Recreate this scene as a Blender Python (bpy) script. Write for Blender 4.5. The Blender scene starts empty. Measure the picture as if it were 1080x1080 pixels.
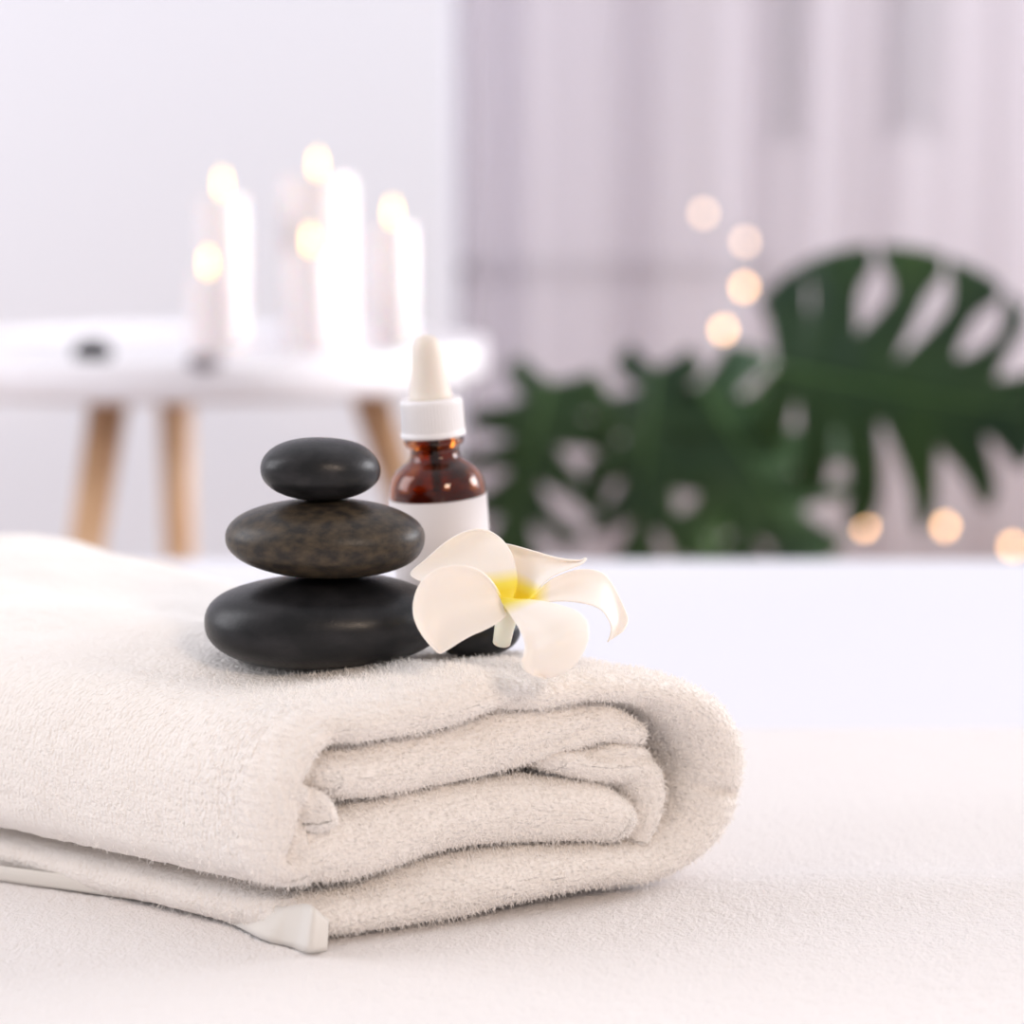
import bpy, bmesh, math, random
import numpy as np
from mathutils import Vector, Matrix, noise
random.seed(7); rng = np.random.default_rng(7)
S = bpy.context.scene; COL = S.collection
F = 2170.0; PITCH = math.radians(8.62)
ZB = 0.463                      # top of the terry cloth spread over the bed
ZC = ZB + 0.24
SP, CP = math.sin(PITCH), math.cos(PITCH)

def ray(px, py):
    dx, dy = (px-540)/F, (540-py)/F
    return Vector((dx, CP + dy*SP, -SP + dy*CP))
def at(px, py, Y):
    r = ray(px, py); return Vector((r.x/r.y*Y, Y, ZC + r.z/r.y*Y))
def at_z(px, py, z):
    r = ray(px, py); t = (z-ZC)/r.z; return Vector((r.x*t, r.y*t, z))

# ---------------------------------------------------------------- helpers
def link(name, me, mat=None, parent=None, smooth=True):
    if isinstance(me, bmesh.types.BMesh):
        bm = me; me = bpy.data.meshes.new(name); bm.to_mesh(me); bm.free()
    if smooth:
        me.polygons.foreach_set('use_smooth', [True]*len(me.polygons))
    o = bpy.data.objects.new(name, me); COL.objects.link(o)
    if mat: me.materials.append(mat)
    if parent: o.parent = parent
    return o
def tag(o, label, cat, group=None):
    o['label'] = label; o['category'] = cat
    if group: o['group'] = group
    return o
def empty(name, loc, label, cat, group=None):
    o = bpy.data.objects.new(name, None); o.empty_display_size = .02; o.location = loc
    COL.objects.link(o); return tag(o, label, cat, group)
def struct(o): o['kind'] = 'structure'; return o
def pd(name, v, f, mat=None, parent=None, smooth=True):
    me = bpy.data.meshes.new(name); me.from_pydata([tuple(map(float, p)) for p in v], [], f); me.update()
    return link(name, me, mat, parent, smooth)
def box_bm(x0, x1, y0, y1, z0, z1, bevel=0, seg=2):
    bm = bmesh.new(); bmesh.ops.create_cube(bm, size=1)
    for v in bm.verts:
        v.co = Vector(((x0+x1)/2+v.co.x*(x1-x0), (y0+y1)/2+v.co.y*(y1-y0), (z0+z1)/2+v.co.z*(z1-z0)))
    if bevel: bmesh.ops.bevel(bm, geom=bm.edges[:], offset=bevel, segments=seg, profile=.5, affect='EDGES')
    return bm
def lathe(prof, n=64, ribs=None, flat=None):
    v = []; f = []
    for k, (r, z) in enumerate(prof):
        for i in range(n):
            a = 2*math.pi*i/n; rr = r
            if ribs and ribs[0] <= k <= ribs[1]: rr = r*(1 + ribs[3]*(1 if (i % ribs[2]) < ribs[2]//2 else 0))
            v.append((rr*math.cos(a), rr*math.sin(a), z))
    for k in range(len(prof)-1):
        for i in range(n):
            j = (i+1) % n
            f.append((k*n+i, k*n+j, (k+1)*n+j, (k+1)*n+i))
    if prof[0][0] > 1e-6: f.append(tuple(range(n))[::-1])
    if prof[-1][0] > 1e-6: f.append(tuple((len(prof)-1)*n+i for i in range(n)))
    me = bpy.data.meshes.new('m'); me.from_pydata(v, [], f)
    bm = bmesh.new(); bm.from_mesh(me); bmesh.ops.remove_doubles(bm, verts=bm.verts[:], dist=1e-7)
    bmesh.ops.recalc_face_normals(bm, faces=bm.faces[:]); bpy.data.meshes.remove(me)
    return bm
def tube_bm(pts, rad, n=10, caps=True):
    """tube along points; rad is a number or a list"""
    bm = bmesh.new(); P = [Vector(p) for p in pts]
    R = rad if isinstance(rad, (list, tuple)) else [rad]*len(P)
    rings = []; up = None
    for i, p in enumerate(P):
        t = (P[min(i+1, len(P)-1)] - P[max(i-1, 0)]).normalized()
        if up is None: up = t.orthogonal().normalized()
        up = (up - t*up.dot(t)).normalized(); s = t.cross(up)
        rings.append([bm.verts.new(p + (up*math.cos(2*math.pi*k/n) + s*math.sin(2*math.pi*k/n))*R[i]) for k in range(n)])
    for a, b in zip(rings, rings[1:]):
        for k in range(n): bm.faces.new((a[k], a[(k+1) % n], b[(k+1) % n], b[k]))
    if caps: bm.faces.new(rings[0][::-1]); bm.faces.new(rings[-1])
    return bm
def spline(pts, n):
    """Catmull-Rom through tuples of any dimension"""
    A = np.array(pts, float); A = np.vstack([2*A[0]-A[1], A, 2*A[-1]-A[-2]]); m = len(pts)-1; out = []
    for u in np.linspace(0, m, n):
        i = min(int(u), m-1); t = u-i; p0, p1, p2, p3 = A[i], A[i+1], A[i+2], A[i+3]
        out.append(.5*((2*p1) + (p2-p0)*t + (2*p0-5*p1+4*p2-p3)*t*t + (3*p1-p0-3*p2+p3)*t**3))
    return np.array(out)
def resample(C, step):
    d = np.r_[0, np.cumsum(np.linalg.norm(np.diff(C[:, :2], axis=0), axis=1))]
    n = max(4, int(d[-1]/step)); t = np.linspace(0, d[-1], n)
    return np.stack([np.interp(t, d, C[:, k]) for k in range(C.shape[1])], 1)

def sst(a, b, x): t = min(1, max(0, (x-a)/(b-a))); return t*t*(3-2*t)
# ---------------------------------------------------------------- materials
def mat(name, col, rough=.5, **kw):
    m = bpy.data.materials.new(name); m.use_nodes = True; b = m.node_tree.nodes['Principled BSDF']
    b.inputs['Base Color'].default_value = (*col, 1); b.inputs['Roughness'].default_value = rough
    for k, v in kw.items():
        b.inputs[k.replace('_', ' ')].default_value = v
    return m
def nd(m, t, **kw):
    n = m.node_tree.nodes.new(t)
    for k, v in kw.items(): setattr(n, k, v)
    return n
def bump(m, scale, strength, dist=.001, detail=4, stretch=(1, 1, 1), prev=None, rough=.6):
    L = m.node_tree.links; b = m.node_tree.nodes['Principled BSDF']
    tc = nd(m, 'ShaderNodeTexCoord'); mp = nd(m, 'ShaderNodeMapping'); mp.inputs['Scale'].default_value = stretch
    t = nd(m, 'ShaderNodeTexNoise'); t.inputs['Scale'].default_value = scale; t.inputs['Detail'].default_value = detail
    t.inputs['Roughness'].default_value = rough
    bp = nd(m, 'ShaderNodeBump'); bp.inputs['Strength'].default_value = strength; bp.inputs['Distance'].default_value = dist
    L.new(tc.outputs['Object'], mp.inputs[0]); L.new(mp.outputs[0], t.inputs['Vector']); L.new(t.outputs[0], bp.inputs['Height'])
    if prev: L.new(prev.outputs[0], bp.inputs['Normal'])
    L.new(bp.outputs[0], b.inputs['Normal']); return bp
def mottled(m, c0, c1, scale, lo=.35, hi=.7, detail=6, stretch=(1, 1, 1)):
    L = m.node_tree.links; b = m.node_tree.nodes['Principled BSDF']
    tc = nd(m, 'ShaderNodeTexCoord'); mp = nd(m, 'ShaderNodeMapping'); mp.inputs['Scale'].default_value = stretch
    t = nd(m, 'ShaderNodeTexNoise'); t.inputs['Scale'].default_value = scale; t.inputs['Detail'].default_value = detail
    r = nd(m, 'ShaderNodeValToRGB'); r.color_ramp.elements[0].position = lo; r.color_ramp.elements[1].position = hi
    r.color_ramp.elements[0].color = (*c0, 1); r.color_ramp.elements[1].color = (*c1, 1)
    L.new(tc.outputs['Object'], mp.inputs[0]); L.new(mp.outputs[0], t.inputs['Vector'])
    L.new(t.outputs[0], r.inputs[0]); L.new(r.outputs[0], b.inputs['Base Color'])
    return r

terry = mat('white_terry', (.88, .83, .79), .95, Sheen_Weight=.2, Sheen_Roughness=.5)
def terry_bump(m, ang, sx, strength, scale=620):
    L = m.node_tree.links; b = m.node_tree.nodes['Principled BSDF']
    tc = nd(m, 'ShaderNodeTexCoord'); mp = nd(m, 'ShaderNodeMapping', vector_type='TEXTURE'); mp.inputs['Rotation'].default_value = (0, 0, ang)
    mp.inputs['Scale'].default_value = sx
    vo = nd(m, 'ShaderNodeTexVoronoi'); vo.inputs['Scale'].default_value = scale; vo.inputs['Randomness'].default_value = 1
    no = nd(m, 'ShaderNodeTexNoise'); no.inputs['Scale'].default_value = scale*.45; no.inputs['Detail'].default_value = 4
    ma = nd(m, 'ShaderNodeMath', operation='SUBTRACT'); bp = nd(m, 'ShaderNodeBump'); bp.inputs['Strength'].default_value = strength; bp.inputs['Distance'].default_value = .0016
    L.new(tc.outputs['Object'], mp.inputs[0]); L.new(mp.outputs[0], vo.inputs['Vector']); L.new(mp.outputs[0], no.inputs['Vector'])
    at_ = nd(m, 'ShaderNodeAttribute', attribute_name='weave'); mp2 = nd(m, 'ShaderNodeMapping'); mp2.inputs['Scale'].default_value = (420, 760, 1)
    wn = nd(m, 'ShaderNodeTexNoise', noise_dimensions='2D'); wn.inputs['Scale'].default_value = 260; wm = nd(m, 'ShaderNodeVectorMath', operation='SCALE'); wm.inputs[3].default_value = .0007
    wa = nd(m, 'ShaderNodeVectorMath', operation='ADD')
    L.new(at_.outputs['Vector'], wn.inputs['Vector']); L.new(wn.outputs['Color'], wm.inputs[0]); L.new(at_.outputs['Vector'], wa.inputs[0]); L.new(wm.outputs[0], wa.inputs[1])
    v2 = nd(m, 'ShaderNodeTexVoronoi', voronoi_dimensions='2D', feature='SMOOTH_F1'); v2.inputs['Scale'].default_value = 1; v2.inputs['Randomness'].default_value = .75
    n2 = nd(m, 'ShaderNodeMath', operation='MULTIPLY'); n2.inputs[1].default_value = -1
    bp2 = nd(m, 'ShaderNodeBump'); sx_ = nd(m, 'ShaderNodeSeparateXYZ'); st_ = nd(m, 'ShaderNodeMapRange'); st_.inputs[3].default_value = .42; st_.inputs[4].default_value = .85; L.new(at_.outputs['Vector'], sx_.inputs[0]); L.new(sx_.outputs['Z'], st_.inputs[0]); L.new(st_.outputs[0], bp2.inputs['Strength']); bp2.inputs['Distance'].default_value = .0011
    L.new(wa.outputs[0], mp2.inputs[0]); L.new(mp2.outputs[0], v2.inputs['Vector']); L.new(v2.outputs['Distance'], n2.inputs[0]); L.new(n2.outputs[0], bp2.inputs['Height']); L.new(bp2.outputs[0], bp.inputs['Normal'])
    L.new(no.outputs[0], ma.inputs[0]); L.new(vo.outputs['Distance'], ma.inputs[1]); L.new(ma.outputs[0], bp.inputs['Height']); L.new(bp.outputs[0], b.inputs['Normal'])
terry_bump(terry, .43, (1.5, 1, 1), .28, 950)
pile_m = mat('terry_pile', (.95, .91, .88), .9)
cover_m = mat('spread_terry', (.84, .80, .79), .95, Sheen_Weight=.2)
bump(cover_m, 620, .8, .0016, 4)
hem_m = mat('woven_hem', (.74, .71, .67), .85); bump(hem_m, 1800, .2, .0005, 2, (1, 1, .3))
sheet_m = mat('cotton_sheet', (.73, .725, .78), .9); bump(sheet_m, 40, .1, .004)
wall_m = mat('painted_wall', (.84, .85, .92), .9); bump(wall_m, 60, .05, .002)
floor_m = mat('wood_floor', (.35, .24, .18), .5); mottled(floor_m, (.30, .20, .15), (.42, .30, .22), 3, stretch=(1, 12, 1))
ceil_m = mat('ceiling_paint', (.85, .85, .87), .9); bump(ceil_m, 60, .05, .002)
white_lacquer = mat('white_lacquer', (.84, .82, .86), .35); bump(white_lacquer, 30, .02)
beech = mat('beech_wood', (.62, .40, .24), .5); mottled(beech, (.56, .34, .19), (.68, .45, .28), 14, stretch=(6, 6, 1))
metal_m = mat('dark_rail', (.25, .22, .23), .5, Metallic=.3); bump(metal_m, 50, .05)

def stone_mat(name, c0, c1, scale, rough, lo, hi):
    m = mat(name, c0, rough); r = mottled(m, c0, c1, scale, lo, hi, 9, (1, 1, 1.6)); L = m.node_tree.links
    b = m.node_tree.nodes['Principled BSDF']; b.inputs['Specular IOR Level'].default_value = .30
    tc = nd(m, 'ShaderNodeTexCoord')
    vo = nd(m, 'ShaderNodeTexNoise'); vo.inputs['Scale'].default_value = 900; vo.inputs['Detail'].default_value = 4
    rr = nd(m, 'ShaderNodeMapRange'); rr.inputs[3].default_value = rough-.1; rr.inputs[4].default_value = rough+.16
    L.new(tc.outputs['Object'], vo.inputs['Vector']); L.new(vo.outputs[0], rr.inputs[0]); L.new(rr.outputs[0], b.inputs['Roughness'])
    bump(m, 1100, .16, .0005, 5); return m
stone_black = stone_mat('polished_basalt', (.007, .007, .008), (.022, .021, .023), 70, .31, .4, .75)
stone_brown = stone_mat('speckled_basalt', (.022, .018, .015), (.080, .058, .036), 240, .34, .36, .74)
stone_top = stone_mat('smooth_basalt', (.009, .009, .010), (.030, .028, .030), 100, .31, .4, .75)

# petal: white with a yellow throat, driven by a per-vertex distance along the petal (true pigment)
petal_m = mat('petal', (.91, .82, .75), .42, Subsurface_Weight=.35, Subsurface_Scale=.004)
petal_m.node_tree.nodes['Principled BSDF'].inputs['Subsurface Radius'].default_value = (1, .7, .5)
def _pet():
    L = petal_m.node_tree.links; b = petal_m.node_tree.nodes['Principled BSDF']
    a = nd(petal_m, 'ShaderNodeAttribute', attribute_name='along')
    r = nd(petal_m, 'ShaderNodeValToRGB'); e = r.color_ramp.elements
    e[0].position = 0.14; e[0].color = (.86, .62, .015, 1); e[1].position = .36; e[1].color = (.91, .82, .75, 1)
    k = e.new(.22); k.color = (.90, .72, .08, 1)
    L.new(a.outputs['Fac'], r.inputs[0]); L.new(r.outputs[0], b.inputs['Base Color']); bump(petal_m, 300, .05, .0006, 2)
_pet()
amber = mat('amber_glass', (.38, .10, .012), .03, Transmission_Weight=1.0, IOR=1.48)
oil_m = mat('amber_oil', (.70, .33, .08), .02, Transmission_Weight=1.0, IOR=1.4)
pipette_m = mat('clear_glass', (.9, .9, .9), .02, Transmission_Weight=1.0, IOR=1.45)
cap_m = mat('white_plastic', (.84, .82, .84), .4); bump(cap_m, 200, .02)
rubber_m = mat('cream_rubber', (.78, .71, .64), .55, Subsurface_Weight=.15, Subsurface_Scale=.003); bump(rubber_m, 500, .04, .0004)
paper_m = mat('label_paper', (.74, .69, .69), .55); bump(paper_m, 700, .03, .0003)
wax_m = mat('candle_wax', (.74, .68, .68), .45, Subsurface_Weight=.25, Subsurface_Scale=.008); bump(wax_m, 80, .05)
wick_m = mat('burnt_wick', (.03, .02, .02), .9); bump(wick_m, 800, .2)
leaf_m = mat('monstera_leaf', (.018, .065, .022), .5, Specular_IOR_Level=.28); mottled(leaf_m, (.010, .034, .014), (.034, .080, .018), 9, .35, .75)
stem_m = mat('leaf_stem', (.06, .14, .03), .5); bump(stem_m, 90, .1)
pot_m = mat('clay_pot', (.62, .60, .60), .7); bump(pot_m, 60, .1)
soil_m = mat('soil', (.03, .02, .015), .95); bump(soil_m, 150, .6, .005)
wire_m = mat('light_wire', (.35, .30, .25), .5); bump(wire_m, 300, .05)
def emis(name, col, st):
    m = mat(name, col, .5); b = m.node_tree.nodes['Principled BSDF']
    b.inputs['Emission Color'].default_value = (*col, 1); b.inputs['Emission Strength'].default_value = st
    return m
flame_m = emis('flame', (1, .64, .22), 5)
bulb_m = emis('warm_bulb', (1, .56, .24), 9)
curtain_m = bpy.data.materials.new('sheer_curtain'); curtain_m.use_nodes = True
def _cur():
    n = curtain_m.node_tree; b = n.nodes['Principled BSDF']; out = n.nodes['Material Output']
    b.inputs['Base Color'].default_value = (.90, .86, .915, 1); b.inputs['Roughness'].default_value = .9
    tr = n.nodes.new('ShaderNodeBsdfTransparent'); tl = n.nodes.new('ShaderNodeBsdfTranslucent')
    tl.inputs[0].default_value = (.90, .86, .915, 1)
    m1 = n.nodes.new('ShaderNodeMixShader'); m2 = n.nodes.new('ShaderNodeMixShader')
    wv = n.nodes.new('ShaderNodeTexNoise'); wv.inputs['Scale'].default_value = 400
    mr = n.nodes.new('ShaderNodeMapRange'); mr.inputs[3].default_value = .50; mr.inputs[4].default_value = .64
    n.links.new(wv.outputs[0], mr.inputs[0])
    m1.inputs[0].default_value = .25
    n.links.new(b.outputs[0], m1.inputs[1]); n.links.new(tl.outputs[0], m1.inputs[2])
    n.links.new(mr.outputs[0], m2.inputs[0]); n.links.new(m1.outputs[0], m2.inputs[1]); n.links.new(tr.outputs[0], m2.inputs[2])
    n.links.new(m2.outputs[0], out.inputs[0])
_cur()
window_glass = mat('dusk_glass', (.10, .10, .13), .6); bump(window_glass, 5, .02)
frame_m = mat('window_frame_paint', (.70, .68, .70), .5); bump(frame_m, 60, .03)

# ---------------------------------------------------------------- room
WX = at(472, 300, 2.9).x                 # end of the white wall on the left
struct(link('floor', box_bm(-3, 3.2, -1.6, 4.6, -.05, 0), floor_m, smooth=False))
struct(link('wall_left', box_bm(-3, WX, 2.9, 3.0, 0, 2.7), wall_m, smooth=False))
struct(link('wall_side', box_bm(WX-.1, WX, 3.0, 4.5, 0, 2.7), wall_m, smooth=False))
# window wall with two tall openings seen through the sheer curtain
YW = 3.75
def px_x(px, Y): return at(px, 300, Y).x
def px_z(py, Y): return at(540, py, Y).z
ops = [(px_x(806, YW), px_x(850, YW), px_z(155, YW), 2.3), (px_x(922, YW), px_x(992, YW), px_z(150, YW), 2.3)]
wb = bmesh.new()
def addbox(bm, *a, **k):
    t = box_bm(*a, **k); me = bpy.data.meshes.new('t'); t.to_mesh(me); t.free(); bm.from_mesh(me); bpy.data.meshes.remove(me)
xs = WX
for (x0, x1, z0, z1) in ops:
    addbox(wb, xs, x0, YW, YW+.12, 0, 2.7); addbox(wb, x0, x1, YW, YW+.12, 0, z0); addbox(wb, x0, x1, YW, YW+.12, z1, 2.7); xs = x1
addbox(wb, xs, 3.2, YW, YW+.12, 0, 2.7)
struct(link('wall_back', wb, mat('back_wall_paint', (.88, .84, .88), .9), smooth=False))
for i, (x0, x1, z0, z1) in enumerate(ops):
    w = bmesh.new()
    addbox(w, x0, x0+.015, YW+.02, YW+.06, z0, z1); addbox(w, x1-.015, x1, YW+.02, YW+.06, z0, z1)
    addbox(w, x0, x1, YW+.02, YW+.06, z0, z0+.02); addbox(w, x0, x1, YW+.02, YW+.06, z1-.02, z1)
    wo = struct(link(f'window_{i+1}', w, frame_m, smooth=False))
    link('pane', box_bm(x0+.01, x1-.01, YW+.035, YW+.042, z0+.01, z1-.01), window_glass, wo, smooth=False)
struct(link('baseboard_back', box_bm(WX, 3.2, YW-.02, YW, 0, .26, .003), mat('baseboard_wood', (.30, .17, .13), .5), smooth=False))
struct(link('trim_1', box_bm(WX, px_x(820, YW), YW-.03, YW, px_z(292, YW), px_z(276, YW), .004), metal_m))

def curtain(name, x0, x1, Y, z0, z1, folds, label, seed):
    r = random.Random(seed); n = 420; v = []; f = []; m = 14
    xsn = np.linspace(x0, x1, n)
    for j in range(m+1):
        z = z0+(z1-z0)*j/m
        for i, x in enumerate(xsn):
            u = (x-x0)/(x1-x0)
            ph = 2*math.pi*folds*(u + .018*math.sin(9*u+seed) + .01*math.sin(23*u))
            am = 1-.65*sst(.22, .42, u); d = .016*am*math.sin(ph) + .004*math.sin(2.3*ph+1) + .006*math.sin(j*.7+ph*.3)
            v.append((x+.006*math.cos(ph*1.5), Y+d, z))
    for j in range(m):
        for i in range(n-1): a = j*n+i; f.append((a, a+1, a+n+1, a+n))
    o = pd(name, v, f, curtain_m)
    sm = o.modifiers.new('s', 'SOLIDIFY'); sm.thickness = .0006
    tag(o, label, 'curtain'); return o
c1x = px_x(660, 3.35)
curtain('sheer_curtain', WX+.02, 1.95, 3.35, .01, 2.5, 11, 'sheer greyish white curtain hanging in soft folds behind the green leaves', 2)
rod = link('curtain_rod', tube_bm([(WX+.01, 3.35, 2.52), (1.97, 3.35, 2.52)], .012), metal_m)
tag(rod, 'curtain rod the sheer curtain hangs from', 'curtain rod')

# ---------------------------------------------------------------- bed
bed = empty('massage_bed', (0.1, .6, 0), 'wide massage bed under a smooth white sheet', 'bed')
def loc(o): o.parent = bed; o.matrix_parent_inverse = Matrix.Translation(bed.location).inverted(); return o
YB = at_z(540, 586, .46).y
loc(link('mattress', box_bm(-1.0, 1.2, -.25, YB-.02, .36, .452, .02, 3), sheet_m))
loc(link('bed_frame', box_bm(-.98, 1.18, -.22, YB-.06, .30, .36, .005), beech))
for x in (-.93, 1.13):
    for y in (-.17, YB-.11): loc(link('leg', tube_bm([(x, y, 0), (x, y, .30)], [.022, .03], 16), beech))
def sheet_h(x, y): return .4590 + .0012*noise.noise(Vector((x*5, y*7, 0)))*sst(.9, 1.0, y)
def cloth_top(name, X0, X1, Y0, Y1, hf, step, drop, m, bulge=.012):
    nx = int((X1-X0)/step); ny = int((Y1-Y0)/step); v = []; f = []
    xs_ = np.linspace(X0, X1, nx); ys_ = np.linspace(Y0, Y1, ny)
    # back edge rolls over and hangs
    tail = [(Y1 + bulge*math.sin(a), -bulge*(1-math.cos(a))) for a in np.linspace(.2, math.pi/2, 7)] + [(Y1+bulge, -bulge-drop*k) for k in (.3, .6, 1)]
    rows = [(y, 0) for y in ys_] + tail
    for (y, dz) in rows:
        for x in xs_: v.append((x, y, hf(x, min(y, Y1)) + dz))
    for j in range(len(rows)-1):
        for i in range(nx-1): a = j*nx+i; f.append((a, a+1, a+nx+1, a+nx))
    return pd(name, v, f, m)
loc(cloth_top('sheet', -1.02, 1.22, -.27, YB-.012, sheet_h, .02, .25, sheet_m))

def cover_h(x, y):
    z = ZB - .0012*sst(.80, .90, y)
    far = 1 - .0
    # soft ridge running right from behind the folded towel
    yc = .688 + .012*math.sin(x*9) - .03*x
    z += .0045*sst(.02, .12, x)*math.exp(-((y-yc)/.020)**2)
    z -= .0010*sst(.05, .15, x)*math.exp(-((y-yc-.055)/.03)**2)
    w = 1 - sst(.03, .0, abs(y-.62)-.02)*0
    z += (.0020+.0042*noise.noise(Vector((x*9+3, y*11, 1.5))))*(sst(.61, .52, y) + sst(.11, .2, x)*sst(.86, .8, y))
    z += .0005*noise.noise(Vector((x*300, y*300, 0))) + .0004*noise.noise(Vector((x*700, y*700, 4)))*sst(1.0, .5, y)
    return z
YE = at_z(540, 768, ZB).y
def build_cover():
    ysn = np.concatenate([np.arange(.38, .74, .0016), np.arange(.74, YE, .004)])
    xsn = np.linspace(-.42, .42, 460); nx = len(xsn)
    # flat skirts so the cloth is complete outside the frame
    xsn = np.r_[np.linspace(-.75, -.43, 12), xsn, np.linspace(.43, .95, 16)]; nx = len(xsn)
    ysn = np.r_[np.linspace(-.15, .37, 16), ysn]
    tail = [(YE+.0015, -.0006), (YE+.002, -.0016)]
    v = []; f = []
    rows = [(y, 0) for y in ysn] + tail
    for y, dz in rows:
        for x in xsn: v.append((x, y + .006*math.sin(x*6)*sst(.75, YE, y), cover_h(x, y)+dz))
    for j in range(len(rows)-1):
        for i in range(nx-1): a = j*nx+i; f.append((a, a+1, a+nx+1, a+nx))
    o = pd('bath_sheet', v, f, cover_m)
    return tag(o, 'large cream white terry cloth spread flat on the bed under the folded towel', 'towel')
cover = build_cover()

# ---------------------------------------------------------------- folded towel
C0 = at_z(330, 1003, ZB); C1 = at_z(760, 938, ZB)          # front corner and right foot of the end face
U = (C1-C0); U.z = 0; ULEN = U.length; U.normalize(); NRM = Vector((U.y, -U.x, 0))   # towards the camera
def end_plane(px, py):
    r = ray(px, py); o = Vector((0, 0, ZC)); t = (C0-o).dot(NRM)/r.dot(NRM); p = o + r*t
    return ((p-C0).dot(U), p.z-ZB)
DL = Vector((-.854, .52, 0)).normalized(); DR = Vector((-.76, .65, 0)).normalized()
TLEN = .36
def sweep_pos(u, z, d):
    k = min(1.0, max(0.0, u/ULEN)); D = (DL*(1-k) + DR*k).normalized()
    p = C0 + U*u + D*d
    p.z = ZB + z
    return p
def towel_warp(p, d, z, u):
    # broad sag and wrinkles; stronger on the upper surface, none at the base
    top = sst(.02, .08, z)
    w = .0030*noise.noise(Vector((p.x*11, p.y*14, 2))) + .0016*noise.noise(Vector((p.x*28+p.y*20, p.y*34, 5)))
    lift = .014*sst(.10, .36, d)*sst(.05, .15, u)
    dip = -.0062*math.exp(-((p.x+.068)**2+(p.y-.71)**2)/.0022)
    damp = .25 + .75*sst(.0, .06, d)
    p.z += top*(w*damp + lift + dip)
    return p
CREASE = [((728, 829), (775, 836), .0045, .0022), ((692, 748), (735, 784), .0035, .0022), ((526, 760), (548, 742), .0026, .0022),
          ((336, 826), (318, 905), .0060, .0030), ((372, 790), (352, 745), .0030, .0045), ((640, 800), (720, 806), .0030, .0020), ((560, 800), (640, 770), .0018, .0022), ((250, 760), (330, 720), 0, .01)]
CR = [(np.array(end_plane(*a)), np.array(end_plane(*b)), am, w) for a, b, am, w in CREASE]
def crease(Q):
    t = np.zeros(len(Q))
    for a, b, am, w in CR:
        ab = b-a; k = np.clip((Q-a) @ ab/float(ab @ ab), 0, 1); d2 = ((Q-a-k[:, None]*ab)**2).sum(1); t += am*np.exp(-d2/(w*w))
    return t
def ribbon(rows, R=.011, d0=0, dmax=TLEN, step=.0013, wave=0, fine=1.0, seed=0):
    """rows: (px, py, half thickness px). returns verts, faces of a thick swept layer with a plump front edge"""
    P = []
    for (x, y, h) in rows:
        h = h*.95 - .5
        u, z = end_plane(x, y); sc = math.hypot(*(np.array(end_plane(x, y-10)) - np.array((u, z))))/10
        P.append((u, z, h*sc))
    C = resample(spline(P, 200), step)
    T = np.gradient(C[:, :2], axis=0); T /= np.linalg.norm(T, axis=1)[:, None]; N = np.stack([-T[:, 1], T[:, 0]], 1)
    # outline: side A forward, cap, side B backward, cap ; each entry (centre, offset vector)
    ent = []; sv = []; sg = []; cs = np.r_[0, np.cumsum(np.linalg.norm(np.diff(C[:, :2], axis=0), axis=1))]
    for i in range(len(C)): ent.append((C[i, :2], N[i]*C[i, 2])); sv.append(cs[i]); sg.append(1)
    h = C[-1, 2]; k = max(4, int(math.pi*h/step))
    for a in np.linspace(0, math.pi, k)[1:-1]: ent.append((C[-1, :2], (N[-1]*math.cos(a)+T[-1]*math.sin(a))*h)); sv.append(cs[-1]+h*a); sg.append(1)
    for i in range(len(C)-1, -1, -1): ent.append((C[i, :2], -N[i]*C[i, 2])); sv.append(cs[i]); sg.append(-1)
    h = C[0, 2]; k = max(4, int(math.pi*h/step))
    for a in np.linspace(0, math.pi, k)[1:-1]: ent.append((C[0, :2], (-N[0]*math.cos(a)-T[0]*math.sin(a))*h)); sv.append(-h*(math.pi-a)); sg.append(1)
    m = len(ent)
    fr = [(1-math.cos(a), math.sin(a)) for a in np.linspace(0, math.pi/2, 13)]      # rounded front
    ds = [(d0+R*f_, g) for f_, g in fr] + [(d, 1) for d in np.arange(d0+R+.0013, d0+.05, .0014)] + [(d, 1) for d in np.arange(d0+.05, dmax-.01, .0032)] + [(dmax-.01*(1-math.sin(a)), math.cos(a)) for a in np.linspace(0, math.pi/2, 6)]
    v = np.zeros((len(ds)*m, 3)); base = np.zeros((m, 2)); arc = 0
    idx = 0
    EC = np.array([c for c, o in ent]); EO = np.array([o for c, o in ent]); ccache = {}
    pv = np.zeros((len(ds)*m, 2))
    for (d, g) in ds:
        gg = g**.95 if d < .03 else g
        if gg not in ccache: ccache[gg] = crease(EC + EO*gg)
        cz_ = ccache[gg]*max(0, 1-d/.045)
        for e_, (c, o) in enumerate(ent):
            pv[idx] = (sv[e_], sg[e_]*(np.linalg.norm(o)*gg + max(0, d-d0-R)))
            q = c + o*(g**.95 if d < .03 else g)
            dd = d + cz_[e_] + wave*(math.sin(c[0]*70+seed)*.5+.5*math.sin(c[0]*31+c[1]*90+seed))
            z = max(q[1], 0.0003)
            p = sweep_pos(q[0], z, dd); p = towel_warp(p, d, z, q[0])
            v[idx] = p; idx += 1
    f = []
    for j in range(len(ds)-1):
        a0 = j*m; b0 = a0+m
        for i in range(m):
            i2 = (i+1) % m; f.append((a0+i, a0+i2, b0+i2, b0+i))
    fr_ = np.repeat([1-sst(.008, .05, d-d0) for d, g in ds], m)
    return v, f, pv, fr_
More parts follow.
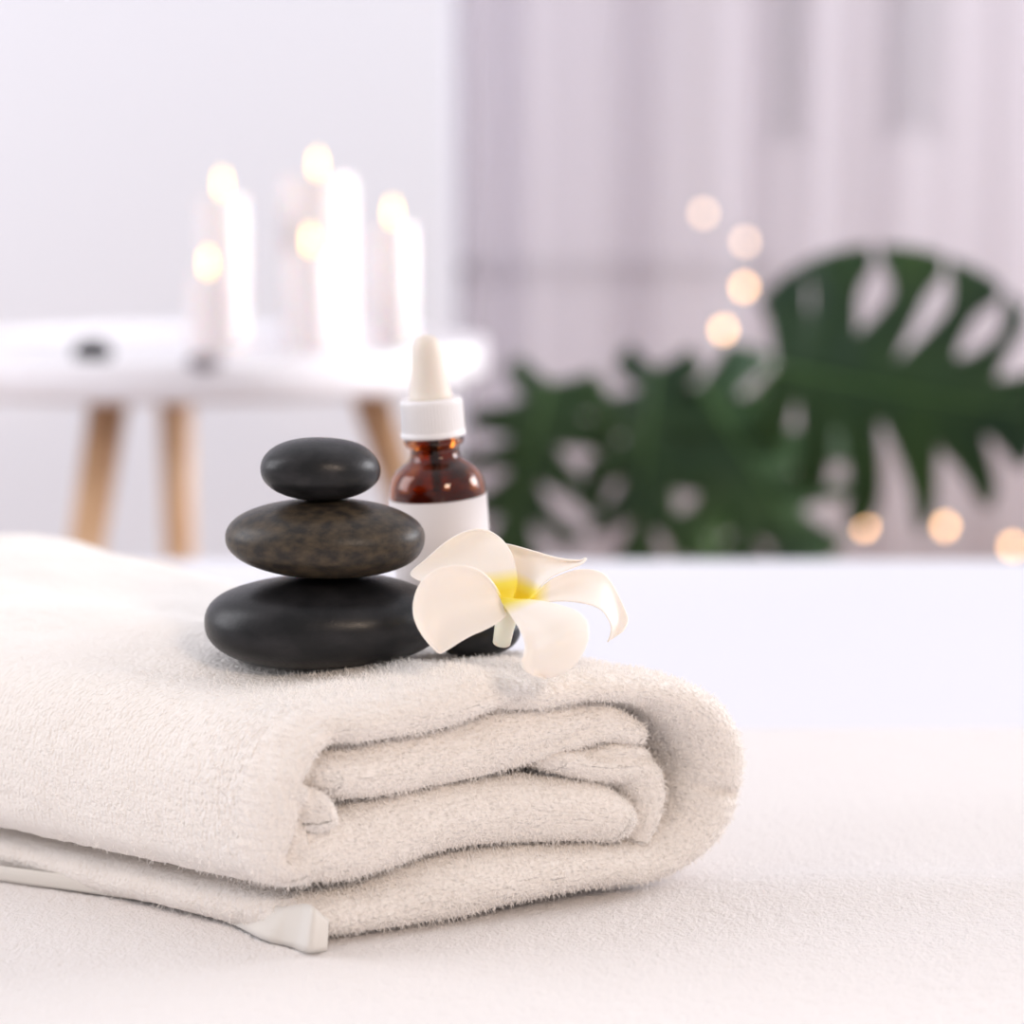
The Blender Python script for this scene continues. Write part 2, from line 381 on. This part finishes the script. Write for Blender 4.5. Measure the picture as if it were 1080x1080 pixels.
def fuzz(me, amp=.0005):
    """terry pile: fine displacement along normals, ribbed along the layers"""
    n = len(me.vertices); co = np.empty(n*3); me.vertices.foreach_get('co', co); co = co.reshape(-1, 3)
    no = np.empty(n*3); me.vertex_normals.foreach_get('vector', no); no = no.reshape(-1, 3)
    disp = np.empty(n)
    for i in range(n):
        p = co[i]; u = p[0]*U.x + p[1]*U.y; w = p[0]*NRM.x+p[1]*NRM.y
        a = noise.noise((u*170, w*420, p[2]*520)); b = noise.noise((p[0]*750, p[1]*750, p[2]*750))
        c = noise.noise((p[0]*70, p[1]*70, p[2]*90))
        disp[i] = a*.9 + b*.8 + c*1.0
    co += no*(disp*amp)[:, None]
    co[:, 2] = np.maximum(co[:, 2], ZB+.0002)
    me.vertices.foreach_set('co', co.ravel()); me.update()
layers = [
    # outer wrap: foot at left, under, round the right end, over the top, down the left side
    dict(rows=[(352, 976, 22), (420, 964, 25), (480, 947, 33), (560, 930, 31), (640, 920, 26), (705, 911, 26), (757, 873, 30), (774, 815, 30),
               (760, 768, 29), (720, 737, 23), (655, 727, 17), (580, 735, 20), (540, 732, 22), (480, 749, 26), (415, 762, 25), (368, 772, 22), (337, 792, 19),
               (320, 825, 22), (316, 862, 27), (320, 905, 30), (330, 920, 24)], R=.015, wave=.0016, seed=1),
    dict(rows=[(322, 838, 17), (340, 852, 20), (346, 864, 18)], R=.010, dmax=.08, d0=-.002),
    dict(rows=[(326, 916, 26), (350, 905, 36), (400, 896, 40), (480, 873, 37), (560, 862, 37), (640, 862, 35), (664, 868, 31)], R=.015, wave=.0012, d0=.001, seed=3),
    dict(rows=[(370, 823, 25), (420, 818, 33), (480, 807, 35), (560, 786, 38), (620, 774, 33), (662, 768, 27), (692, 778, 20)], R=.015, wave=.0014, d0=.004, seed=5),
    dict(rows=[(610, 806, 14), (650, 812, 19), (690, 812, 26), (704, 838, 21), (701, 872, 15), (693, 892, 9)], R=.010, wave=.001, d0=.004, seed=8),
]
V = []; Fc = []; off = 0; PV = []; FR = []
for L_ in layers:
    v, f, p_, q_ = ribbon(**L_); FR.append(q_); V.append(v); PV.append(p_ + len(PV)*1.7); Fc += [tuple(a+off for a in q) for q in f]; off += len(v)
me = bpy.data.meshes.new('folded_towel'); me.from_pydata(np.vstack(V).tolist(), [], Fc); me.update()
bmx = bmesh.new(); bmx.from_mesh(me)
bmesh.ops.recalc_face_normals(bmx, faces=bmx.faces[:]); bmx.to_mesh(me); bmx.free()
fuzz(me)
_pv = np.vstack(PV); _fr = np.concatenate(FR); _a = me.attributes.new('weave', 'FLOAT_VECTOR', 'POINT'); _a.data.foreach_set('vector', np.c_[_pv, _fr].ravel().astype(np.float32))
towel = link('folded_towel', me, terry); me.materials.append(pile_m)
tag(towel, 'thick cream white terry towel folded into layers and carrying the black stones', 'towel')

# hem: smooth woven border at the foot of the left side and round the front corner
def strip(name, up, lo, ins, thick, m, parent):
    n = 70; A = spline(up, n); B = spline(lo, n); v = []; f = []; k = 7
    for i in range(n):
        for j in range(k):
            s = j/(k-1); px, py, dep = A[i]*(1-s)+B[i]*s
            # depth: follow the foot line of the towel
            g = at_z(px, B[i][1] if False else py, ZB)
            base = Vector((at_z(B[i][0], B[i][1], ZB+.0006).x, at_z(B[i][0], B[i][1], ZB+.0006).y, 0))
            q = at(px, py, base.y + dep - .0012 - .0005*math.sin(s*math.pi))
            q.z = max(q.z, ZB+.0006); v.append(q)
    for i in range(n-1):
        for j in range(k-1): a = i*k+j; f.append((a, a+1, a+k+1, a+k))
    o = pd(name, v, f, m, parent); sm = o.modifiers.new('s', 'SOLIDIFY'); sm.thickness = thick; sm.offset = 0
    return o
hem_up = [(-60, 902, 0), (0, 913, 0), (100, 926, 0), (200, 937, 0), (270, 948, 0), (297, 956, -.0005), (308, 955, .002), (322, 953, .0015), (331, 957, -.001), (338, 964, .001), (346, 970, .003)]
hem_lo = [(-60, 918, 0), (0, 928, 0), (100, 942, 0), (180, 955, 0), (240, 973, 0), (276, 990, 0), (298, 997, .002), (312, 1001, .002), (324, 1004, -.001), (334, 1004, 0), (344, 1003, 0.002)]
strip('hem', hem_up, hem_lo, 0, .0009, hem_m, towel)

def edge_roll(name, pts, r, m, parent):
    P = [at(x, y, Yd) for x, y, Yd in spline(pts, 60)]
    return link(name, tube_bm(P, r, 10), m, parent)

# pile: short fibres
def pile(o, count, length, seed, group=None, mat_slot=1):
    ps = o.modifiers.new('pile', 'PARTICLE_SYSTEM').particle_system; st = ps.settings
    st.type = 'HAIR'; st.count = count; st.hair_length = length; st.hair_step = 2; st.emit_from = 'FACE'; st.use_even_distribution = True
    st.use_advanced_hair = True; st.brownian_factor = .0; st.factor_random = length*.35; st.length_random = .5
    st.root_radius = 1.0; st.tip_radius = .5; st.radius_scale = .00022; st.use_modifier_stack = False
    st.render_step = 2; ps.seed = seed; st.material = mat_slot
    if group: ps.vertex_group_density = group
    return ps
vg = towel.vertex_groups.new(name='near')
co = np.empty(len(me.vertices)*3); me.vertices.foreach_get('co', co); co = co.reshape(-1, 3)
depth = -((co[:, 0]-C0.x)*NRM.x + (co[:, 1]-C0.y)*NRM.y)
wts = np.clip((.085-depth)/.08, 0, 1)*np.clip(((co[:, 0]+.115)/.05), .12, 1)
for q in range(1, 11): vg.add([int(i) for i in np.where(np.ceil(wts*10) == q)[0]], q/10, 'REPLACE')
pile(towel, 90000, .0010, 3, 'near', 2)

# ---------------------------------------------------------------- stones
from mathutils.bvhtree import BVHTree
tree = BVHTree.FromPolygons([v.co[:] for v in towel.data.vertices], [tuple(p.vertices) for p in towel.data.polygons])
def top_z(x, y, default=ZB+.08):
    h = tree.ray_cast(Vector((x, y, ZB+.3)), Vector((0, 0, -1))); return h[0].z if h[0] else default
def stone(name, px, py, Y, a, b, c, e, tilt, rz, m, label, seed, asym=0.0):
    bm = bmesh.new(); bmesh.ops.create_uvsphere(bm, u_segments=96, v_segments=64, radius=1)
    for v in bm.verts:
        p = v.co.copy()
        z = math.copysign(abs(p.z)**.92, p.z); r = math.hypot(p.x, p.y)
        k = (1-abs(z)**e)**(1/e)/max(r, 1e-6) if r > 1e-6 else 1     # squarer pebble section
        q = Vector((p.x*k*a, p.y*k*b, z*c*(1+asym*p.x)))
        n_ = noise.noise(Vector((p.x*1.3+seed, p.y*1.3, p.z*1.3)))
        q *= 1+.03*n_; v.co = q
    o = link(name, bm, m); o.rotation_euler = (0, tilt, rz); o.location = at(px, py, Y)
    tag(o, label, 'stone'); return o
s1 = stone('basalt_stone', 342, 655, .712, .0425, .031, .0160, 2.25, math.radians(-.5), .1, stone_black, 'largest black stone, lowest of the stack, resting on the folded towel', 3)
s2 = stone('basalt_stone', 344, 566, .712, .0350, .027, .0137, 2.2, math.radians(.5), -.1, stone_brown, 'brown speckled dark stone in the middle of the stack', 11)
s3 = stone('basalt_stone', 338, 492, .712, .0211, .018, .0110, 2.1, math.radians(1.5), .2, stone_top, 'smallest smooth black stone balanced on top of the stack', 17)
s4 = stone('basalt_stone', 505, 668, .722, .0150, .012, .0080, 2.2, math.radians(-4), .2, stone_black, 'small black stone mostly hidden beneath the white flower', 23)
def settle(o, under, sink):
    """lower or raise a stone until it just rests on what is below it"""
    M = o.rotation_euler.to_matrix(); pts = [M @ v.co + o.location for v in o.data.vertices]
    gap = min(p.z - h[0].z for p in pts if p.z < o.location.z for h in [under.ray_cast(Vector((p.x, p.y, ZB+.4)), Vector((0, 0, -1)))] if h[0])
    o.location.z -= gap + sink
def tree_of(o):
    M = o.rotation_euler.to_matrix(); return BVHTree.FromPolygons([M @ v.co + o.location for v in o.data.vertices], [tuple(p.vertices) for p in o.data.polygons])
settle(s1, tree, .0018); settle(s2, tree_of(s1), .0002); settle(s3, tree_of(s2), .0002); settle(s4, tree, .001)

# ---------------------------------------------------------------- dropper bottle
BY = .765
foot = at(474, 668, BY); foot.z = top_z(foot.x, foot.y) - .0012
bottle = empty('dropper_bottle', foot, 'amber glass dropper bottle with blank white label standing behind the flower', 'bottle')
bottle.rotation_euler = (math.radians(0), math.radians(-4.2), math.radians(20))
k = BY/F
R_ = 51*k
def sc(l): return [(r*k, (z+(13 if z > 60 else 0))*k) for r, z in l]
outer = sc([(0, 1), (30, 0), (44, 1), (49, 5), (51, 12), (51, 60), (51, 120), (51, 158), (50, 166), (47.5, 174), (43, 181), (36, 187), (29.5, 191), (26.5, 195), (25.5, 200), (25.8, 205), (29, 207), (31, 209.5), (31.5, 213), (30.5, 216), (26, 218), (24, 219), (24, 228), (20, 228)])
inner = sc([(20, 222), (20, 205), (21.5, 197), (25, 192), (34, 184), (41, 176), (45.5, 167), (47, 156), (47, 120), (47, 12), (42, 6), (0, 5)])
link('glass', lathe(outer+inner, 96), amber, bottle)
link('oil', lathe(sc([(0, 5.3), (42, 6.3), (46.8, 12), (46.8, 120), (46.8, 154), (46, 160), (0, 160)]), 64), oil_m, bottle)
label_bm = lathe(sc([(51.3, 8), (51.9, 8), (51.9, 153), (51.3, 153)]), 96)
lab = link('paper_label', label_bm, paper_m, bottle)
cap = lathe(sc([(20, 217), (34, 217), (35, 218), (35, 221), (34, 223), (33.6, 225), (33.2, 252), (33, 255), (31.5, 257), (22, 257)]), 240, ribs=(5, 6, 4, .02))
capo = link('screw_cap', cap, cap_m, bottle, smooth=False)
link('rubber_bulb', lathe(sc([(22, 256), (23, 257), (23, 260), (22.3, 262), (21, 269), (19, 281), (17.6, 293), (16.6, 303), (15.6, 311), (13, 318), (8.5, 322.5), (4, 324), (0, 324.5)]), 64), rubber_m, bottle)
link('pipette', lathe(sc([(3, 25), (4, 25), (5.5, 60), (5.5, 225), (4.2, 225), (4.2, 62), (2.6, 26)]), 24), pipette_m, bottle)

# ---------------------------------------------------------------- plumeria
flower = empty('plumeria_flower', at(540, 640, .672), 'white plumeria blossom with yellow throat lying beside the stones', 'flower')
def petal(left, right, cup, tipround=0, curlL=0, curlR=0, Y0=.668, n=26, m=18, yo=0):
    """left/right: lists of (px, py, depth offset in mm, + away); cup in mm pushes the middle away (+) or forward"""
    A = spline(left, n); B = spline(right, n); v = []; f = []; al = []
    for i in range(n):
        t = i/(n-1)
        for j in range(m):
            s = j/(m-1); q = A[i]*(1-s)+B[i]*s
            c = cup(t) if callable(cup) else cup
            dep = q[2] + 4*s*(1-s)*c*math.sin(math.pi*min(1, t*.95+.05))**.7
            if curlL: dep += -curlL*math.exp(-(s/.10)**2)*sst(.1, .5, t)
            if curlR: dep += -curlR*math.exp(-((1-s)/.10)**2)*sst(.1, .5, t)
            v.append(at(q[0], q[1], Y0+dep*.001)); al.append(t+yo)
    for i in range(n-1):
        for j in range(m-1): a = i*m+j; f.append((a, a+1, a+m+1, a+m))
    o = pd('petal', v, f, petal_m, flower)
    at_ = o.data.attributes.new('along', 'FLOAT', 'POINT'); at_.data.foreach_set('value', al)
    o.matrix_parent_inverse = Matrix.Translation(flower.location).inverted()
    sm = o.modifiers.new('s', 'SOLIDIFY'); sm.thickness = .0007; sm.offset = 0
    sb = o.modifiers.new('u', 'SUBSURF'); sb.levels = sb.render_levels = 1
    return o
# back left petal, rising behind the front left one
petal([(530, 634, 3), (505, 632, 5), (470, 622, 8), (440, 612, 12), (432, 604, 15), (448, 590, 17), (470, 571, 18), (492, 560, 18), (508, 558.5, 18)],
      [(541, 634, 4), (545, 622, 6), (546, 610, 8), (544, 597, 10), (541, 586, 12), (535, 575, 14), (528, 567, 16), (518, 561, 17), (509, 558.5, 18)], 3)
# back right petal
petal([(538, 636, 7), (532, 622, 11), (526, 606, 16), (524, 590, 20), (527, 574, 21), (541, 575, 17), (565, 582, 13), (590, 589, 12), (611, 591, 11), (618, 588.5, 10)],
      [(560, 636, 4), (563, 630, 4), (567, 624, 5), (572, 617, 5), (579, 611, 6), (587, 606, 6), (596, 602, 7), (606, 598, 8), (614, 594, 9), (619, 589, 10)], 4, curlR=1.5, yo=.02)
# right petal, arching down to the towel
petal([(556, 634, 2), (566, 625, 3), (578, 613, 5), (592, 606, 8), (606, 601, 10), (622, 600, 12), (636, 604, 14), (644, 613, 15), (652, 627, 14), (660, 644, 10), (663, 655, 6), (657, 666, 3)],
      [(556, 636, 1), (566, 636, 1), (578, 635, 1), (592, 634, 1), (606, 635, 1), (618, 637, 1), (628, 640, 1), (636, 645, 1), (641, 652, 1), (645, 662, 1), (643, 672, 1), (640, 678, 1)], 3, yo=.16)
# front left petal, broad, tip down
petal([(528, 630, 1), (525, 623, 0), (518, 612, -1), (507, 602, -2), (492, 596, -3), (475, 595.5, -4), (458, 600, -5), (445, 611, -6), (437, 627, -7), (435, 645, -8), (440, 661, -9), (450, 676, -10), (463, 689, -11)],
      [(531, 640, 0), (533, 645, -1), (534, 649, -2), (530, 653, -3), (524, 658, -4), (517, 662, -5), (509, 666, -6), (501, 669, -7), (494, 672.5, -8), (486, 677, -9), (478, 682, -10), (471, 686, -10.5), (464, 689.5, -11)], 4, curlL=1.2, yo=.22)
# front petal, bending down over the towel edge
petal([(527, 629, 0), (530, 637, -2), (536, 646, -5), (542, 655, -8), (547, 663, -11), (551, 672, -14), (553, 681, -16), (552, 690, -18), (549, 699, -19), (553, 707, -19), (562, 713, -18.5), (575, 716, -18)],
      [(545, 633, 0), (556, 632.5, -1), (568, 633.5, -2), (582, 636, -4), (597, 640, -6), (610, 645, -8), (619, 654, -10), (622, 665, -13), (620, 679, -15), (613, 693, -17), (603, 705, -18), (588, 713, -18)], -4, curlL=3.0, yo=.14)
tb = tube_bm([at(538, 641, .6705), at(536, 648, .6705), at(532, 662, .671), at(529, 678, .673)], [.0030, .0035, .0033, .0030], 24)
to = link('flower_tube', tb, mat('flower_tube', (.80, .80, .66), .5, Subsurface_Weight=.3, Subsurface_Scale=.003), flower)
to.matrix_parent_inverse = Matrix.Translation(flower.location).inverted()

# ---------------------------------------------------------------- side table with candles
TY = 1.95; TZ = ZC - .137; TX = at(213, 367, TY).x; TR = .270
table = empty('side_table', (TX, TY, 0), 'round white side table on splayed wooden legs', 'table')
tt = lathe([(0, TZ-.030), (TR-.012, TZ-.030), (TR-.004, TZ-.027), (TR, TZ-.021), (TR, TZ+.0), (TR-.001, TZ+.006), (TR-.007, TZ+.007), (TR-.012, TZ+.003), (TR-.016, TZ), (0, TZ)], 128)
link('tabletop', tt, white_lacquer, table)
for (px0, px1, dy) in ((118, 92, -.10), (185, 189, .13), (384, 440, -.02), (330, 336, .16)):
    if px0 == 330: continue
    a = at(px0, 430, TY+dy); b_ = at(px1, 600, TY+dy*1.5); d = (b_-a); a = Vector((a.x, a.y, TZ-.028)); tt_ = a.z/(-d.z); e = a + d*tt_
    lg = link('leg', tube_bm([a, a.lerp(e, .5), e], [.0175, .0150, .0105], 20), beech, table); lg.matrix_parent_inverse = Matrix.Translation(table.location).inverted()

def candle(px, top, w, Y, label, fx=None, lean=0):
    x = at(px, 300, Y).x; r = w/2*Y/F; zt = at(px, top, Y).z; h = zt-TZ
    c = empty('pillar_candle', (x, Y, TZ+.0003), label, 'candle', None)
    link('wax', lathe([(0, 0), (r*.97, 0), (r, .003), (r, h-.004), (r*.96, h), (r*.8, h-.001), (r*.6, h-.006), (0, h-.008)], 48), wax_m, c)
    link('wick', tube_bm([(0, 0, h-.009), (.0005, 0, h-.002), (.001, 0, h+.004)], .0012, 8), wick_m, c)
    fl = lathe([(0, 0), (.0018, .002), (.0030, .006), (.0032, .010), (.0026, .015), (.0015, .019), (.0005, .022), (0, .023)], 24)
    o = link('flame', fl, flame_m, c); o.location = (.0007, 0, h+.0015)
    return c
candle(236, 208, 50, 1.99, 'tall thin pillar candle at the left rear of the group')
candle(219, 292, 40, 1.87, 'shortest lit candle at the left front of the group')
candle(336, 187, 76, 2.03, 'tallest and widest lit candle at the centre rear')
candle(327, 268, 54, 1.88, 'short lit candle in front of the tallest wide candle')
candle(414, 238, 46, 1.96, 'slim lit candle at the right end of the group')
def pebble(px, py, w, label, m=None, hh=.0115):
    p = at_z(px, py, TZ+.006); r = w/2*p.y/F
    bm = bmesh.new(); bmesh.ops.create_uvsphere(bm, u_segments=32, v_segments=20, radius=1)
    for v in bm.verts: v.co = Vector((v.co.x*r, v.co.y*r*.8, v.co.z*hh*(1+.1*noise.noise(v.co*1.5))))
    o = link('basalt_stone', bm, m or stone_black); o.location = (p.x, p.y, TZ+hh-.0002); tag(o, label, 'stone')
pebble(98, 378, 42, 'small black stone lying alone on the left of the white table')
pebble(216, 383, 38, 'small grey stone on the white table before the leftmost candles', stone_mat('grey_pebble', (.22, .19, .21), (.30, .27, .29), 90, .5, .4, .7), .007)

# ---------------------------------------------------------------- monstera
PX, PYY = px_x(745, 2.1), 2.12
plant = empty('monstera_plant', (PX, PYY, 0), 'potted monstera with large dark green split leaves behind the bed', 'plant')
inv = Matrix.Translation(plant.location).inverted()
link('pot', lathe([(0, 0), (.10, 0), (.105, .005), (.135, .25), (.14, .255), (.14, .27), (.128, .27), (.125, .245), (0, .245)], 48), pot_m, plant)
link('soil', lathe([(0, .251), (.06, .252), (.124, .249), (.124, .246), (0, .246)], 32), soil_m, plant)
def leaf(bpx, tpx, Yb, Yt, width, roll, nl=6, gap=.5, droop=.03, fold=.02, seed=0, skew=.18, close=(0, 0), wd=1):
    r = random.Random(seed)
    B = at(*bpx, Yb); T = at(*tpx, Yt); ax = (T-B); Ln = ax.length; ax.normalize()
    view = Vector((0, -1, .15)).normalized(); lat = ax.cross(view).normalized(); lat = (Matrix.Rotation(roll, 3, ax) @ lat)
    nor = lat.cross(ax).normalized()
    if nor.y > 0: pass
    v = []; f = []
    def pt(s, rr, side):
        phi = math.radians(158)*(1-s); E = Vector((.42+.58*math.cos(phi), .52*math.sin(phi)**.85*width if phi > 0 else 0))
        M = Vector((.93*s**1.25, 0)); q = M + (E-M)*rr; q.x += skew*rr*rr*(1-rr)*1.2*math.sin(math.pi*min(1, s+.1))
        y = q.y*side*(wd if side > 0 else 1)
        h = -droop*4*(q.x-.4)**2 - fold*abs(y)*1.5 - .22*y*y + .012*math.sin(s*nl*2*math.pi)*rr
        return B + ax*(q.x*Ln) + lat*(y*Ln) + nor*(h*Ln)
    NS, NR = 7, 14
    for side in (1, -1):
        cl = close[0 if side > 0 else 1]
        # each slit between two lobes has its own length, width and degree of closing at the rim
        bd = [(0, 1, 1)] + [(.22+.22*r.random(), gap*(.55+.8*r.random())/nl/2, cl if b_ < nl-1 else cl*.2) for b_ in range(1, nl)] + [(0, 1, 1)]
        if cl > .5: bd[1] = (.55, .25*gap/nl/2, 1)
        cut = [0] + [(b_+.22*(r.random()-.5))/nl for b_ in range(1, nl)] + [1]
        for i in range(nl):
            s0, s1 = cut[i], cut[i+1]; st = len(v)
            def G(b_, rr):
                if b_ in (0, nl): return 0
                dp, gw, c_ = bd[b_]; g = gw*max(0, (rr-dp)/(1-dp))**.55*(1-c_*sst(.62, .92, rr))
                if rr > .82: g += (1-c_)*.16/nl*((rr-.82)/.18)**2
                return g
            for j in range(NR+1):
                rr = j/NR; a, b = s0+G(i, rr), s1-G(i+1, rr)
                for k_ in range(NS+1): v.append(pt(a+(b-a)*k_/NS, rr, side))
            for j in range(NR):
                for k_ in range(NS):
                    a = st+j*(NS+1)+k_; q = (a, a+1, a+NS+2, a+NS+1); f.append(q if side > 0 else q[::-1])
    o = pd('leaf', v, f, leaf_m, plant); o.matrix_parent_inverse = inv
    bm = bmesh.new(); bm.from_mesh(o.data); bmesh.ops.remove_doubles(bm, verts=bm.verts[:], dist=1e-5); bm.to_mesh(o.data); bm.free()
    sm = o.modifiers.new('s', 'SOLIDIFY'); sm.thickness = .0012
    # petiole
    base = Vector((PX+r.uniform(-.03, .03), PYY+r.uniform(-.03, .03), .25)); mid = base.lerp(B, .55)+Vector((0, .03, .06))
    pts = [Vector(p) for p in spline([base, mid, B], 14)]
    so = link('stem', tube_bm(pts, [.006-.003*i/13 for i in range(14)], 10), stem_m, plant); so.matrix_parent_inverse = inv
    mr = [pt(s, 0, 1)+nor*.001 for s in np.linspace(0, 1, 10)]
    vo = link('leaf_vein', tube_bm(mr, [.003-.0022*i/9 for i in range(10)], 8), stem_m, o)
leaf((818, 388), (1100, 440), 2.0, 1.92, 1.0, .25, 6, .75, .05, .05, 4, .30, close=(0, .9), wd=1.12)
leaf((738, 405), (862, 596), 2.05, 1.98, 1.0, -.2, 5, .8, .03, .05, 5, close=(.8, .5))
leaf((580, 403), (530, 590), 2.10, 2.05, .88, .3, 5, .8, .03, .05, 6, close=(0, .6))
leaf((690, 388), (668, 610), 2.04, 2.0, .64, .4, 5, .8, .04, .08, 7)
leaf((800, 500), (775, 620), 2.18, 2.15, .9, .3, 5, .5, .04, .05, 12)

# ---------------------------------------------------------------- string lights
SY = 3.12
bul = [(742, 225), (786, 255), (785, 303), (763, 348), (770, 420), (822, 470), (835, 520), (912, 555), (997, 555), (1068, 576), (1110, 600)]
sl = empty('string_lights', at(800, 450, SY), 'string of small warm glowing bulbs hung before the curtain', 'string lights')
inv2 = Matrix.Translation(sl.location).inverted()
wp = [at(x, y-6, SY) for x, y in bul]
wpts = [Vector(p) for p in spline([at(735, -40, SY)] + wp, 90)]
w_ = link('wire', tube_bm(wpts, .0010, 6), wire_m, sl); w_.matrix_parent_inverse = inv2
faint = emis('dim_bulb', (1, .70, .45), 4)
for i, (x, y) in enumerate(bul):
    bm = bmesh.new(); bmesh.ops.create_uvsphere(bm, u_segments=16, v_segments=12, radius=.0058)
    for v in bm.verts: v.co.z *= 1.3
    o = link('bulb', bm, faint if i in (0, 1, 4, 5, 6) else bulb_m, sl); o.location = at(x, y, SY)
    o.matrix_parent_inverse = inv2

# ---------------------------------------------------------------- light
W = bpy.data.worlds.new('world'); S.world = W; W.use_nodes = True
bg = W.node_tree.nodes['Background']; bg.inputs[1].default_value = 1.0
_t = W.node_tree.nodes.new('ShaderNodeTexCoord'); _s = W.node_tree.nodes.new('ShaderNodeSeparateXYZ'); _r = W.node_tree.nodes.new('ShaderNodeValToRGB')
_m = W.node_tree.nodes.new('ShaderNodeMapRange'); _m.inputs[1].default_value = -1; _m.inputs[2].default_value = 1
# bright side of the room ahead, dim side behind the camera
_r.color_ramp.elements[0].position = .15; _r.color_ramp.elements[0].color = (.50, .485, .49, 1)
_r.color_ramp.elements[1].position = .75; _r.color_ramp.elements[1].color = (.95, .94, 1.0, 1)
W.node_tree.links.new(_t.outputs['Generated'], _s.inputs[0]); W.node_tree.links.new(_s.outputs['Y'], _m.inputs[0])
W.node_tree.links.new(_m.outputs[0], _r.inputs[0]); W.node_tree.links.new(_r.outputs[0], bg.inputs[0])
def area(name, loc_, target, sx, sy, power, col):
    l = bpy.data.lights.new(name, 'AREA'); l.shape = 'RECTANGLE'; l.size = sx; l.size_y = sy; l.energy = power; l.color = col
    o = bpy.data.objects.new(name, l); COL.objects.link(o); o.location = loc_
    o.rotation_euler = (Vector(target)-Vector(loc_)).to_track_quat('-Z', 'Y').to_euler(); return o
area('window_daylight', (2.6, 1.7, 1.5), (0, 1.3, .6), 1.0, .8, 33, (.97, .97, 1.0))
area('side_window', (1.6, 2.28, .80), (-.2, 1.95, .66), .3, .5, 4.5, (1, .98, .97)).data.spread = math.radians(50)
area('left_wall_fill', (-2.3, 1.1, 1.6), (-.5, 2.3, .9), 1.6, 1.6, 36, (.95, .95, 1.0))  # added fill light that brightens the white wall, not a real window
area('room_lamp', (.55, -.35, 1.25), (0, .7, .5), .24, .24, 5.2, (1.0, .78, .60))
area('curtain_fill', (2.5, 2.3, 1.5), (.5, 3.35, .9), 1.0, 1.4, 20, (.95, .95, 1.0))  # unseen extra light, added to lift the curtain and its folds

# ---------------------------------------------------------------- camera
cam = bpy.data.cameras.new('camera'); co_ = bpy.data.objects.new('camera', cam); COL.objects.link(co_); S.camera = co_
co_.location = (0, 0, ZC); co_.rotation_euler = (math.pi/2-PITCH, 0, 0)
cam.sensor_width = 36; cam.sensor_fit = 'HORIZONTAL'; cam.lens = F/1080*36; cam.clip_start = .02
cam.dof.use_dof = True; cam.dof.focus_distance = .694; cam.dof.aperture_fstop = cam.lens/15.4
cam.dof.aperture_blades = 0
S.view_settings.view_transform = 'Standard'; S.view_settings.look = 'None'; S.view_settings.exposure = .13; S.view_settings.gamma = 1
S.view_settings.use_curve_mapping = False
S.render.engine = 'CYCLES'; S.cycles.use_denoising = True; S.cycles.caustics_reflective = False
S.cycles.max_bounces = 14; S.cycles.transmission_bounces = 10; S.cycles.transparent_max_bounces = 12
